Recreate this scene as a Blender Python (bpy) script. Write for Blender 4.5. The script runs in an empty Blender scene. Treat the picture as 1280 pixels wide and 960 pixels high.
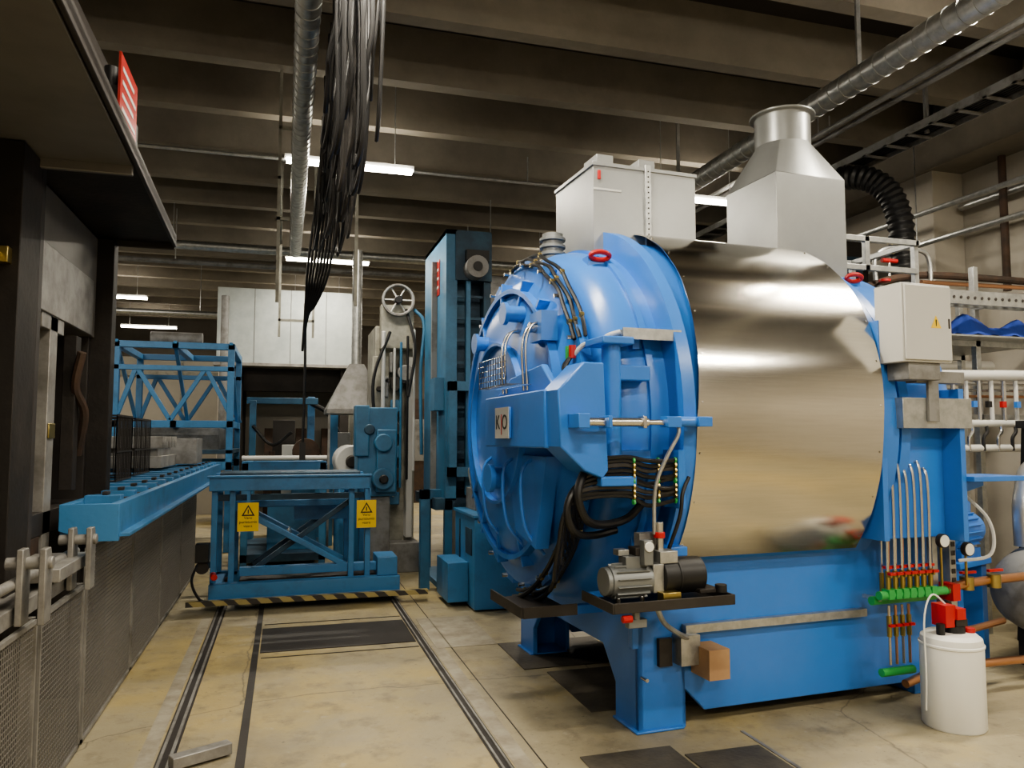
import bpy,bmesh,math,random
from mathutils import Vector as V, Matrix
random.seed(4)
R=math.radians
sc=bpy.context.scene
# ------------------------------------------------------------ materials
def mat(name,col,rough=.5,metal=0.,col2=None,scale=3.,lo=.4,hi=.65,bump=0.,bscale=30.,stretch=(1,1,1),aniso=0.,emit=0.,spec=.5):
    m=bpy.data.materials.new(name); m.use_nodes=True
    nt=m.node_tree; b=nt.nodes['Principled BSDF']
    b.inputs['Base Color'].default_value=(*col,1); b.inputs['Roughness'].default_value=rough
    b.inputs['Metallic'].default_value=metal
    b.inputs['Specular IOR Level'].default_value=spec
    if aniso: b.inputs['Anisotropic'].default_value=aniso
    if emit:
        b.inputs['Emission Color'].default_value=(*col,1); b.inputs['Emission Strength'].default_value=emit
    tc=nt.nodes.new('ShaderNodeTexCoord'); mp=nt.nodes.new('ShaderNodeMapping'); mp.inputs['Scale'].default_value=stretch
    nt.links.new(tc.outputs['Object'],mp.inputs['Vector'])
    if col2 is not None:
        n=nt.nodes.new('ShaderNodeTexNoise'); n.inputs['Scale'].default_value=scale; n.inputs['Detail'].default_value=8; n.inputs['Roughness'].default_value=.65
        nt.links.new(mp.outputs[0],n.inputs['Vector'])
        r=nt.nodes.new('ShaderNodeValToRGB'); r.color_ramp.elements[0].position=lo; r.color_ramp.elements[1].position=hi
        r.color_ramp.elements[0].color=(*col,1); r.color_ramp.elements[1].color=(*col2,1)
        nt.links.new(n.outputs['Fac'],r.inputs[0]); nt.links.new(r.outputs[0],b.inputs['Base Color'])
    if bump:
        n=nt.nodes.new('ShaderNodeTexNoise'); n.inputs['Scale'].default_value=bscale; n.inputs['Detail'].default_value=4
        nt.links.new(mp.outputs[0],n.inputs['Vector'])
        bp=nt.nodes.new('ShaderNodeBump'); bp.inputs['Strength'].default_value=bump; bp.inputs['Distance'].default_value=.01
        nt.links.new(n.outputs['Fac'],bp.inputs['Height']); nt.links.new(bp.outputs[0],b.inputs['Normal'])
    return m
BLUE=mat('blue_paint',(.045,.185,.56),.30,0,(.052,.20,.60),1.5,spec=.5,bump=.03,bscale=60)
OBLUE=mat('aged_blue_paint',(.05,.17,.30),.5,0,(.03,.085,.15),3.,.45,.8,bump=.1)
TBLUE=mat('trolley_blue_paint',(.06,.20,.40),.45,0,(.04,.115,.21),4.,.5,.8,bump=.1)
DBLUE=mat('dark_blue_steel',(.025,.05,.08),.5,.2,(.04,.11,.17),3.,.45,.7)
STEEL=mat('brushed_stainless',(.66,.63,.565),.17,1.,(.61,.58,.52),3.,stretch=(1,25,25),aniso=.25,bump=.025,bscale=8)
STL=mat('bright_steel',(.62,.61,.59),.25,1.)
GALV=mat('galvanised_steel',(.50,.51,.50),.38,.78,(.36,.37,.37),14.,bump=.05)
MESH=mat('guard_mesh_wire',(.30,.29,.275),.5,.6)
GREY=mat('grey_sheet_paint',(.32,.33,.33),.36,.45,(.29,.30,.30),3.)
HOUS=mat('pale_sheet_panels',(.50,.54,.53),.45,.3,(.40,.44,.44),3.)
LGREY=mat('light_grey_enamel',(.52,.52,.50),.4)
MGREY=mat('machine_grey',(.24,.24,.235),.55,.1,(.12,.11,.10),5.,.45,.7,bump=.1)
BLACK=mat('black_rubber',(.012,.012,.013),.45)
BLK=mat('sooty_steel',(.018,.015,.013),.6,.2,(.045,.036,.03),2.5,.45,.75,bump=.2)
BLK2=mat('dark_plate_steel',(.05,.044,.04),.55,.3,(.03,.026,.023),2.,.4,.7,bump=.15,bscale=8)
PIT=mat('worn_cover_plate',(.085,.075,.06),.6,.3,(.16,.14,.105),3.,.4,.7,bump=.3,bscale=40)
CANO=mat('canopy_lit_grey',(.20,.19,.175),.5,.3,(.14,.13,.12),1.2,.4,.7,bump=.1,bscale=5)  # paler grey: light on the canopy's near underside is put into the colour
RUST=mat('rusty_steel',(.09,.055,.038),.7,.3,(.045,.036,.03),6.,bump=.2)
LSTL=mat('worn_light_steel',(.36,.35,.33),.5,.5,(.20,.19,.175),5.,bump=.1)
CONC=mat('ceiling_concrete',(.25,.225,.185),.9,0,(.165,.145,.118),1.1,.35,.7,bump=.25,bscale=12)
CSLAB=mat('ceiling_slab_shaded',(.05,.042,.034),.9,0,(.034,.029,.024),1.1,.35,.7)  # shade in the gaps between beams is painted into the slab colour
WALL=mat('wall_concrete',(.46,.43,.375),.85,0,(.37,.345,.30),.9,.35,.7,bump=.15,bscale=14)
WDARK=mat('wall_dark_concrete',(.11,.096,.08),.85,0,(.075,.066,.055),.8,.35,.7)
GREEN=mat('green_enamel',(.05,.36,.09),.4)
RED=mat('red_enamel',(.45,.02,.02),.4)
YEL=mat('yellow_sign',(.80,.55,.04),.45)
WHITE=mat('white_plastic',(.72,.72,.68),.4)
COP=mat('copper_pipe',(.60,.33,.20),.35,1.)
CARD=mat('tan_plastic',(.42,.27,.15),.7,0,(.36,.22,.12),5.)
ALU=mat('motor_aluminium',(.20,.21,.21),.4,.4)
BCLOTH=mat('blue_cloth',(.02,.05,.27),.9,bump=.4,bscale=8)
BEIGE=mat('beige_machine',(.34,.335,.285),.6,.1,(.18,.175,.15),4.,bump=.1)
SIL=mat('insulation_foil',(.62,.62,.60),.35,.8,bump=.3,bscale=20)
LAMP=mat('lamp_diffuser',(1,.93,.80),.5,emit=26.)
BRASS=mat('brass',(.45,.36,.14),.35,1.)
REDSIGN=mat('red_sign',(.33,.022,.018),.4)
BDUST=mat('dusty_cable',(.03,.028,.027),.6,0,(.06,.055,.05),9.)
def floormat():
    m=bpy.data.materials.new('floor_concrete'); m.use_nodes=True; nt=m.node_tree; b=nt.nodes['Principled BSDF']
    N=nt.nodes.new; L=nt.links.new
    tc=N('ShaderNodeTexCoord')
    def noise(s,d,st=(1,1,1),off=(0,0,0)):
        mp=N('ShaderNodeMapping'); mp.inputs['Scale'].default_value=st; mp.inputs['Location'].default_value=off
        L(tc.outputs['Object'],mp.inputs[0]); n=N('ShaderNodeTexNoise'); n.inputs['Scale'].default_value=s; n.inputs['Detail'].default_value=d; n.inputs['Roughness'].default_value=.65
        L(mp.outputs[0],n.inputs['Vector']); return n.outputs['Fac']
    def ramp(f,a,b_,c0=0,c1=1):
        r=N('ShaderNodeMapRange'); r.inputs['From Min'].default_value=a; r.inputs['From Max'].default_value=b_; r.inputs['To Min'].default_value=c0; r.inputs['To Max'].default_value=c1; L(f,r.inputs['Value']); return r.outputs[0]
    def mix(f,a,b_):
        x=N('ShaderNodeMix'); x.data_type='RGBA'; L(f,x.inputs['Factor'])
        for s,v in ((x.inputs['A'],a),(x.inputs['B'],b_)):
            if isinstance(v,tuple): s.default_value=(*v,1)
            else: L(v,s)
        return x.outputs['Result']
    c=mix(ramp(noise(.9,10),.3,.7),(.37,.32,.205),(.29,.255,.175))
    c=mix(ramp(noise(.5,8,(1,1,1),(7,3,0)),.48,.62,0,.85),c,(.43,.335,.14))
    c=mix(ramp(noise(1.3,12,(1,.6,1),(2,9,0)),.50,.68,0,.75),c,(.215,.185,.125))
    c=mix(ramp(noise(5,14,(1,1,1),(4,1,0)),.52,.68,0,.65),c,(.16,.138,.098))
    c=mix(ramp(noise(11,14,(1,1,1),(24,1,0)),.60,.70,0,.5),c,(.42,.38,.29))
    c=mix(ramp(noise(30,4),.64,.73,0,.85),c,(.09,.078,.06))
    vo=N('ShaderNodeTexVoronoi'); vo.feature='DISTANCE_TO_EDGE'; vo.inputs['Scale'].default_value=.42
    nz=N('ShaderNodeTexNoise'); nz.inputs['Scale'].default_value=2; nz.inputs['Detail'].default_value=8; L(tc.outputs['Object'],nz.inputs['Vector'])
    ad=N('ShaderNodeMixRGB'); ad.inputs[0].default_value=.2; L(tc.outputs['Object'],ad.inputs[1]); L(nz.outputs['Color'],ad.inputs[2]); L(ad.outputs[0],vo.inputs['Vector'])
    c=mix(ramp(vo.outputs['Distance'],.003,.0,0,.7),c,(.10,.085,.065))
    L(c,b.inputs['Base Color'])
    L(ramp(noise(3,6),0,1,.38,.70),b.inputs['Roughness'])
    bp=N('ShaderNodeBump'); bp.inputs['Strength'].default_value=.3; bp.inputs['Distance'].default_value=.01; L(noise(18,8),bp.inputs['Height']); L(bp.outputs[0],b.inputs['Normal'])
    return m
FLOOR=floormat()
STRIP=mat('floor_light_concrete',(.36,.33,.255),.7,0,(.24,.21,.155),5.,bump=.2)
def stripes():
    m=mat('hazard_stripes',(.8,.5,.02),.5); nt=m.node_tree; N=nt.nodes.new; L=nt.links.new
    tc=N('ShaderNodeTexCoord'); w=N('ShaderNodeTexWave'); w.inputs['Scale'].default_value=3.2; w.bands_direction='DIAGONAL'
    L(tc.outputs['Object'],w.inputs['Vector']); r=N('ShaderNodeValToRGB'); r.color_ramp.interpolation='CONSTANT'
    r.color_ramp.elements[0].color=(.05,.045,.04,1); r.color_ramp.elements[1].position=.45; r.color_ramp.elements[1].color=(.38,.31,.13,1)
    L(w.outputs['Fac'],r.inputs[0]); L(r.outputs[0],nt.nodes['Principled BSDF'].inputs['Base Color']); return m
HAZ=stripes()
# ------------------------------------------------------------ builder
def catmull(P,k=8):
    P=[V(p) for p in P]; Q=[P[0]*2-P[1]]+P+[P[-1]*2-P[-2]]; out=[]
    for i in range(1,len(Q)-2):
        a,b,c,d=Q[i-1],Q[i],Q[i+1],Q[i+2]
        for j in range(k):
            t=j/k; out.append(.5*((2*b)+(c-a)*t+(2*a-5*b+4*c-d)*t*t+(3*b-a-3*c+d)*t**3))
    out.append(P[-1]); return out
class B:
    def __init__(s,name,parent=None,loc=(0,0,0),rz=0.,bevel=0.):
        s.name=name; s.parent=parent; s.loc=loc; s.rz=rz; s.bevel=bevel; s.bm=bmesh.new(); s.m=[]
    def mi(s,m):
        if m not in s.m: s.m.append(m)
        return s.m.index(m)
    def raw(s,vs,fs,m):
        i=s.mi(m); vv=[s.bm.verts.new(v) for v in vs]
        for f in fs:
            try: s.bm.faces.new([vv[k] for k in f]).material_index=i
            except ValueError: pass
        return s
    def box(s,x0,x1,y0,y1,z0,z1,m,M=None):
        vs=[V((x,y,z)) for x in (x0,x1) for y in (y0,y1) for z in (z0,z1)]
        if M is not None: vs=[M@v for v in vs]
        return s.raw(vs,[(0,1,3,2),(4,6,7,5),(0,4,5,1),(2,3,7,6),(0,2,6,4),(1,5,7,3)],m)
    def bar(s,p0,p1,w,h,m,up=(0,0,1)):
        p0=V(p0);p1=V(p1);d=(p1-p0).normalized();u=V(up)
        if abs(d.dot(u))>.95:u=V((0,1,0))
        a=d.cross(u).normalized()*w/2;b=a.cross(d).normalized()*h/2
        vs=[p+q for p in (p0,p1) for q in (-a-b,a-b,a+b,-a+b)]
        return s.raw(vs,[(0,3,2,1),(4,5,6,7),(0,1,5,4),(1,2,6,5),(2,3,7,6),(3,0,4,7)],m)
    def sweep(s,P,r,m,n=8,cap=True):
        P=[V(p) for p in P]; rr=r if callable(r) else (lambda t:r)
        T=[(P[min(i+1,len(P)-1)]-P[max(i-1,0)]).normalized() for i in range(len(P))]
        a=T[0].orthogonal().normalized(); vs=[]
        for i,p in enumerate(P):
            a=(a-T[i]*a.dot(T[i])).normalized(); b=T[i].cross(a); q=rr(i/(len(P)-1))
            vs+=[p+(a*math.cos(2*math.pi*k/n)+b*math.sin(2*math.pi*k/n))*q for k in range(n)]
        fs=[(i*n+k,i*n+(k+1)%n,(i+1)*n+(k+1)%n,(i+1)*n+k) for i in range(len(P)-1) for k in range(n)]
        if cap: fs+=[tuple(range(n))[::-1],tuple((len(P)-1)*n+k for k in range(n))]
        return s.raw(vs,fs,m)
    def cyl(s,p0,p1,r,m,r2=None,n=20,cap=True):
        return s.sweep([p0,p1],(lambda t:r+((r if r2 is None else r2)-r)*t),m,n,cap)
    def tube(s,P,r,m,n=8,k=8): return s.sweep(catmull(P,k),r,m,n)
    def rev(s,prof,m,o=(0,0,0),axis='x',n=72,a0=0,a1=360):
        full=abs(a1-a0)>=360; c=n if full else n+1; vs=[]
        for (t,r) in prof:
            for k in range(c):
                a=R(a0+(a1-a0)*k/n); u,w=r*math.cos(a),r*math.sin(a)
                vs.append(V(o)+(V((t,-u,w)) if axis=='x' else V((u,w,t)) if axis=='z' else V((u,t,w))))
        fs=[]
        for i in range(len(prof)-1):
            for k in range(n if full else c-1):
                fs.append((i*c+k,i*c+(k+1)%c,(i+1)*c+(k+1)%c,(i+1)*c+k))
        return s.raw(vs,fs,m)
    def prism(s,poly,axis,a,b,m):
        f={'x':lambda p,t:(t,p[0],p[1]),'y':lambda p,t:(p[0],t,p[1]),'z':lambda p,t:(p[0],p[1],t)}[axis]
        n=len(poly); vs=[f(p,a) for p in poly]+[f(p,b) for p in poly]
        return s.raw(vs,[tuple(range(n)),tuple(range(n,2*n))[::-1]]+[(k,(k+1)%n,n+(k+1)%n,n+k) for k in range(n)],m)
    def duct(s,p0,p1,r,m,sp=.13):
        s.cyl(p0,p1,r,m,n=24); p0=V(p0);p1=V(p1);L=(p1-p0).length;d=(p1-p0)/L
        for i in range(1,int(L/sp)): s.cyl(p0+d*(i*sp-.006),p0+d*(i*sp+.006),r+.005,m,n=24)
        return s
    def done(s,smooth=35):
        bmesh.ops.recalc_face_normals(s.bm,faces=s.bm.faces)
        me=bpy.data.meshes.new(s.name); s.bm.to_mesh(me); s.bm.free()
        for m in s.m: me.materials.append(m)
        me.polygons.foreach_set('use_smooth',[True]*len(me.polygons)); me.set_sharp_from_angle(angle=R(smooth))
        o=bpy.data.objects.new(s.name,me); sc.collection.objects.link(o)
        o.location=s.loc; o.rotation_euler=(0,0,s.rz)
        if s.parent: o.parent=s.parent
        if s.bevel:
            b=o.modifiers.new('bevel','BEVEL'); b.width=s.bevel; b.segments=2; b.limit_method='ANGLE'; b.angle_limit=R(50)
        return o
def empty(name,loc=(0,0,0),rz=0):
    e=bpy.data.objects.new(name,None); e.location=loc; e.rotation_euler=(0,0,rz); e.empty_display_size=.2; sc.collection.objects.link(e); return e
def text(name,parent,s,loc,rot,size,m):
    c=bpy.data.curves.new(name,'FONT'); c.body=s; c.size=size; c.extrude=.0008; c.align_x='CENTER'; c.align_y='CENTER'; c.materials.append(m)
    o=bpy.data.objects.new(name,c); o.location=loc; o.rotation_euler=rot; o.parent=parent; sc.collection.objects.link(o); return o
# ------------------------------------------------------------ room
XL,XR,YF,YB,ZC=-7.,7.7,-5.,26.,5.75
B('floor').box(XL,XR,YF,YB,-.2,0,FLOOR).done()
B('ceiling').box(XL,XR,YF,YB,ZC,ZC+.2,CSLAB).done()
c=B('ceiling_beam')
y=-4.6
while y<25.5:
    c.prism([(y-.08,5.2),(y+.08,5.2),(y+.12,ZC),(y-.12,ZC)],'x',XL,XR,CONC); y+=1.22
c.done()
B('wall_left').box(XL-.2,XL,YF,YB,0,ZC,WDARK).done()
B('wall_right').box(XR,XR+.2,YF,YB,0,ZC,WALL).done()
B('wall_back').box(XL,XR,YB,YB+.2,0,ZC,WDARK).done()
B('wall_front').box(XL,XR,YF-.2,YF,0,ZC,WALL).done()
c=B('concrete_column',bevel=.01)
for y in (-3,2.2,7.35,12.5,17.7,22.9): c.box(7.25,XR,y-.25,y+.25,0,5.0,WALL)
c.box(7.2,XR,YF,YB,4.75,5.2,CONC); c.done()
c=B('rail_track')
c.box(-.585,-.50,-4,9.2,.0,.004,BLK2); c.box(-.575,-.56,-4,9.2,.0,.010,LSTL); c.box(-.528,-.512,-4,9.2,.0,.010,LSTL)
c.box(-.205,-.160,-4,9.2,.0,.006,BLK2)
c.box(1.03,1.10,-4,8.7,.0,.004,BLK2); c.box(1.04,1.052,-4,8.7,.0,.011,LSTL); c.box(1.08,1.09,-4,8.7,.0,.011,LSTL)
c.done()
c=B('floor_cover_plate')
c.box(-.15,1.02,6.15,6.9,0,.006,BLK2); c.box(1.14,1.62,5.9,6.9,0,.003,STRIP)
c.box(1.45,1.95,2.7,3.72,0,.006,PIT); c.box(1.97,2.4,2.7,3.6,0,.006,PIT); c.box(2.42,2.44,2.7,3.8,0,.004,LSTL)
c.box(1.62,2.4,5.2,5.9,0,.006,PIT); c.box(1.75,2.5,4.3,5.1,0,.006,PIT)
c.box(1.11,1.20,-3,6,0,.002,STRIP); c.box(-.68,-.60,-3,7.5,0,.002,STRIP)
for y in (6.0,7.05): c.box(-.14,1.02,y,y+.012,0,.004,BLK2)
c.box(1.25,1.256,3,9,0,.003,BLK2)
c.done()
c=B('work_piece_bar',bevel=.004); c.bar((-.50,4.13,.04),(-.24,4.26,.04),.07,.055,LSTL); c.done()
# ------------------------------------------------------------ ceiling lamps
def lamp(x,y,z=4.7,e=55):
    p=empty('ceiling_lamp',(x,y,z))
    b=B('housing',p); b.box(-.72,.72,-.03,.03,.0,.05,LGREY); b.box(-.70,.70,-.055,.055,-.035,0,LAMP)
    for q in (-.5,.5): b.cyl((q,0,.05),(q,0,ZC-z),.006,GALV,n=6)
    b.done()
    for nm,en,zz,rx in (('tube_light',e,-.04,0),('tube_uplight',e*.07,.06,math.pi)):
        l=bpy.data.lights.new(nm,'AREA'); l.shape='RECTANGLE'; l.size=1.4; l.size_y=.11; l.energy=en; l.color=(1,.91,.755)
        o=bpy.data.objects.new(nm,l); o.location=(0,0,zz); o.rotation_euler=(rx,0,0); o.parent=p; sc.collection.objects.link(o)
for x in (-3.7,.65,5.05):
    for y in (-3.2,.3,3.8,8.7,13.6,18.4,23.2):
        lamp(x,y,e=(100 if y<5 else 68))
# ------------------------------------------------------------ overhead services
c=B('spiral_duct'); c.duct((.09,-3,4.5),(.09,12.3,4.5),.085,GALV)
for y in (5.5,8,10.5): c.box(.07,.11,y,y+.02,4.58,5.74,GALV)
c.done()
c=B('spiral_duct'); c.duct((4.42,-2,4.52),(4.42,12.2,4.52),.10,GALV)
for y in (2,5,8,11): c.box(4.40,4.44,y,y+.02,4.6,5.74,GALV)
c.done()
c=B('overhead_pipe')
for (y,z,r,m,a,b) in ((9.15,4.85,.02,GALV,-6.9,7.1),(12.5,4.55,.07,GALV,-6.9,7.1),(12.8,4.35,.04,MGREY,-6.9,7.1),(16.5,4.1,.06,GALV,-6.9,-1.3),(11,3.9,.13,MGREY,2.3,7.1)):
    c.cyl((a,y,z),(b,y,z),r,m,n=12)
    x=a+.6
    while x<b: c.cyl((x,y,z),(x,y,5.19),.008,GALV,n=6); x+=2.3
c.done()
c=B('wall_side_pipe')
for (x,z,r,m) in ((5.6,4.95,.03,MGREY),(5.75,4.95,.03,MGREY),(6.9,4.15,.03,GALV),(6.9,3.8,.03,GALV)):
    c.cyl((x,-2,z),(x,10.8,z),r,m,n=10)
    for y in (1,4.,7,10): c.cyl((x,y,z),(x,y,5.19),.008,GALV,n=6)
c.done()
c=B('cable_tray')
for x in (5.95,6.25): c.box(x,x+.015,-2,12,4.65,4.73,MGREY)
for i in range(46): c.box(5.95,6.25,-2+i*.3,-1.96+i*.3,4.65,4.665,MGREY)
for y in (0,3,6,9): c.box(6.08,6.12,y,y+.03,4.65,5.19,MGREY)
for i in range(6): c.cyl((6.0+i*.04,-2,4.69),(6.0+i*.04,12,4.69),.014,BLACK,n=6)
c.done()
p=empty('festoon_cable_bundle')
b=B('track',p); b.box(.42,.46,3,13,4.93,5.0,MGREY)
for y in (4,7,10,12.5): b.cyl((.44,y,5),(.44,y,5.19),.012,MGREY,n=6)
b.done()
b=B('cables',p)
ys=[4.2,4.6,5.05,5.55,6.15,6.9,7.8]
for i in range(len(ys)-1):
    y0,y1=ys[i],ys[i+1]
    b.box(.28,.50,y0-.04,y0+.04,4.80,4.93,BLK2)
    for k in range(9):
        x=.29+.024*k+random.uniform(-.025,.025); zb=random.uniform(3.1,3.9)
        dx=random.uniform(-.10,.03); r=random.choice((.009,.012,.015)); m=random.choice((BLACK,BLACK,BDUST))
        w=lambda: random.uniform(-.022,.022)
        b.tube([(x,y0,4.85),(x+dx*.4+w(),y0+.03,4.4),(x+dx+w(),y0+.05,3.95),(x+dx+w(),y0+.10,zb+.2),(x+dx-.02,(y0+y1)/2,zb),(x+dx+w(),y1-.10,zb+.2),(x+dx*.6+w(),y1-.05,4.0),(x+dx*.4,y1-.03,4.4),(x,y1,4.85)],r,m,n=6,k=4)
for k in range(8):
    x=.22+.03*k; b.tube([(x+.1,7.8,4.85),(x+.03,7.8,4.0),(x-.04,7.9,3.3),(.17+.012*k,8.1,2.95),(.15+.008*k,8.2,2.5+.07*k)],.013,BLACK,n=6)
b.tube([(.17,8.2,3.0),(.18,8.2,2.3),(.17,8.2,1.5)],.014,BLACK,n=6)
b.box(.14,.20,8.17,8.23,1.38,1.56,BLACK)
b.done()
c=B('steel_hanger_frame')
for (x,y) in ((-.12,7.6),(.62,7.6),(-.12,10.2),(.3,10.2)): c.box(x,x+.03,y,y+.03,2.9,5.19,BEIGE)
c.box(-.12,-.0,7.6,7.63,4.6,4.63,BEIGE); c.box(-.12,.0,7.6,7.63,3.7,3.73,BEIGE); c.box(-.12,.33,10.2,10.23,3.1,3.13,BEIGE); c.box(-.12,-.09,7.6,10.2,4.1,4.13,BEIGE)
c.done()
# ------------------------------------------------------------ vacuum furnace
VF=empty('vacuum_furnace',(1.82,4.85,0),R(3)); ZA=1.70
O=(0,0,ZA); RS=1.13
b=B('shell',VF)
b.rev([(-.26,.94),(-.26,.99),(-.24,1.04),(-.20,1.085),(-.14,1.115),(-.06,RS),(.12,RS)],BLUE,O,n=96)
b.rev([(-.02,RS),(-.02,RS+.02),(.02,RS+.02),(.02,RS)],BLUE,O,n=96)
b.rev([(.10,RS),(.10,1.275),(.175,1.275),(.175,RS)],BLUE,O,n=96)
b.rev([(.17,1.22),(1.6,1.22),(1.6,RS),(2.05,RS),(2.17,1.08),(2.27,.95),(2.34,.7),(2.38,.4),(2.39,.001)],BLUE,O,n=96)
b.rev([(1.66,RS),(1.66,RS+.05),(1.73,RS+.05),(1.73,RS)],BLUE,O,n=96)
b.done(40)
b=B('steel_jacket',VF)
vs=[];fs=[];n=160
for i in range(n+1):
    t=-36+252*i/n; a=R(t); u=max(0,math.sin(a)); wv=.0018*math.sin(t*.21)+.0012*math.sin(t*.47+1)
    for x in (.175+.15*u,1.42+.12*u):
        for r in (1.283+wv,1.277+wv): vs.append((x,-r*math.cos(a),ZA+r*math.sin(a)))
for i in range(n):
    k=i*4; fs+=[(k,k+2,k+6,k+4),(k+1,k+5,k+7,k+3),(k,k+4,k+5,k+1),(k+2,k+3,k+7,k+6)]
fs+=[(0,1,3,2),(n*4,n*4+2,n*4+3,n*4+1)]
b.raw(vs,fs,STEEL)
for i in range(12):
    a=R(-32+i*12)
    for x in (.2+.15*max(0,math.sin(a)),1.40+.12*max(0,math.sin(a))):
        q=V((x,-1.284*math.cos(a),ZA+1.284*math.sin(a))); b.cyl(q,q+V((0,-.004*math.cos(a),.004*math.sin(a))),.006,STL,n=8)
b.done(40)
b=B('door',VF)
b.rev([(-.28,.95),(-.28,1.03),(-.35,1.03),(-.365,.99),(-.365,.94),(-.385,.90),(-.44,.80),(-.48,.62),(-.505,.38),(-.515,.001)],BLUE,O,n=96)
b.rev([(-.38,.84),(-.455,.84),(-.455,.87),(-.38,.87)],BLUE,O,n=96)
b.rev([(-.45,.5),(-.53,.5),(-.53,.52),(-.45,.52)],BLUE,O,n=96)
for k in range(20):
    a=R(k*18+8); q=V((-.33,-1.025*math.cos(a),ZA+1.025*math.sin(a))); d=V((0,-math.cos(a),math.sin(a)))
    b.bar(q-d*.04,q+d*.035,.13,.045,BLUE,up=(1,0,0)); b.cyl(q+V((-.075,0,0)),q+V((-.04,0,0)),.013,STL,n=8)
for a in (50,70,95,125,215,235,260,290,310):
    a=R(a); d=V((0,-math.cos(a),math.sin(a))); b.bar(V((-.45,0,ZA))+d*.33,V((-.40,0,ZA))+d*.93,.02,.09,BLUE,up=(1,0,0))
b.cyl((-.45,-.35,ZA+.66),(-.56,-.35,ZA+.66),.05,BLUE); b.cyl((-.56,-.35,ZA+.66),(-.585,-.35,ZA+.66),.07,BLUE)
b.cyl((-.45,.3,ZA+.55),(-.55,.3,ZA+.55),.05,BLUE); b.cyl((-.55,.3,ZA+.55),(-.57,.3,ZA+.55),.07,BLUE)
b.box(-.50,-.40,-.78,-.60,ZA+.45,ZA+.62,BLUE); b.cyl((-.54,-.69,ZA+.53),(-.50,-.69,ZA+.53),.03,STL)
for i,y in enumerate((-.72,-.66,-.36,-.30)): b.tube([(-.44,y,ZA+.56),(-.53,y,ZA+.54),(-.57,y,ZA+.42),(-.56,y,ZA+.17)],.008,STL,n=8)
for y in (-.62,-.30,.1): b.tube([(-.47,y,ZA-.2),(-.56,y,ZA-.3),(-.54,y,ZA-.6),(-.42,y,ZA-.76)],.010,BLUE,n=8)
b.prism([(-.85,ZA-.2),(-.2,ZA-.2),(-.35,ZA-.65),(-.68,ZA-.72)],'x',-.50,-.42,BLUE)
b.cyl((-.57,-.1,ZA-.35),(-.5,-.1,ZA-.35),.07,BLUE); b.cyl((-.6,-.1,ZA-.35),(-.57,-.1,ZA-.35),.09,BLUE)
b.done(40)
b=B('door_guard_mesh',VF)
for i in range(12): b.cyl((-.7,-.75+i*.045,ZA+.20),(-.7,-.75+i*.045,ZA+.36),.003,STL,n=5); b.cyl((-.7,-.75+i*.045,ZA+.20),(-.52,-.75+i*.045,ZA+.20),.003,STL,n=5)
for i in range(6): b.cyl((-.7,-.75,ZA+.20+i*.032),(-.7,-.25,ZA+.20+i*.032),.003,STL,n=5)
for i in range(5): b.cyl((-.7+i*.045,-.75,ZA+.20),(-.7+i*.045,-.25,ZA+.20),.003,STL,n=5)
b.done()
b=B('door_hinge_arm',VF,bevel=.008)
b.prism([(-.47,1.98),(-.36,1.98),(-.34,1.44),(-.37,1.40),(-.47,1.44),(-.60,1.56),(-.61,1.84)],'y',-1.28,-1.06,BLUE)
b.box(-.62,-.46,-1.12,-.12,1.55,1.85,BLUE)
b.prism([(-1.1,1.85),(-.12,1.85),(-.4,1.96),(-.9,2.00)],'x',-.55,-.51,BLUE)
b.cyl((-.27,-1.18,1.34),(-.27,-1.18,2.10),.05,BLUE); b.box(-.36,-.18,-1.27,-1.05,2.08,2.12,BLUE); b.box(-.38,-.18,-1.28,-1.05,1.36,1.41,BLUE)
b.box(-.26,-.05,-1.20,-1.05,1.90,1.98,BLUE); b.box(-.26,-.05,-1.20,-1.05,1.46,1.54,BLUE)
b.box(-.635,-.62,-.62,-.35,1.60,1.78,BLUE)
b.done()
b=B('logo_plate',VF); b.box(-.640,-.636,-.62,-.38,1.60,1.78,LGREY); b.done()
text('logo_text',VF,'K O',(-.6415,-.50,1.69),(R(90),0,R(-90)),.12,BLACK)
text('logo_mark',VF,'|',(-.6417,-.50,1.69),(R(90),0,R(-90)),.13,RED)
b=B('hydraulic_cylinder',VF,bevel=.003)
b.cyl((-.50,-1.36,1.68),(-.16,-1.36,1.68),.022,STL); b.cyl((-.16,-1.36,1.68),(-.06,-1.36,1.68),.014,STL)
b.box(-.56,-.5,-1.41,-1.27,1.65,1.72,BLUE); b.box(-.40,-.38,-1.41,-1.3,1.65,1.71,BLUE)
b.box(-.07,.01,-1.40,-1.32,1.655,1.71,BLUE); b.cyl((.0,-1.36,1.685),(.14,-1.36,1.685),.026,BLUE); b.box(.11,.19,-1.4,-1.2,1.66,1.71,BLUE)
b.box(-.20,-.18,-1.39,-1.33,1.65,1.71,STL)
b.done()
b=B('cable_trunking',VF); b.box(-.2,.15,-1.18,-1.02,2.14,2.17,GALV); b.box(-.2,.15,-1.185,-1.175,2.12,2.18,GALV); b.box(-.1,-.06,-1.1,-1.0,2.08,2.14,BLUE)
b.tube([(-.2,-1.15,2.16),(-.26,-1.13,2.14),(-.31,-1.1,2.10),(-.35,-1.02,2.10),(-.40,-.98,2.04)],.013,LGREY)
b.done()
b=B('hoses',VF)
for k in range(3):
    P=[]
    for t in range(95,18,-7):
        a=R(t); r=1.03+.028*k+.01*math.sin(t*.3+k*2); P.append((-.32-.025*(2-k),-r*math.cos(a),ZA+r*math.sin(a)))
    b.tube(P,.012,BLACK,n=6,k=3)
    for q in P[::3]: b.cyl((q[0]-.010,q[1],q[2]),(q[0]+.010,q[1],q[2]),.017,BRASS,n=8)
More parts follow.
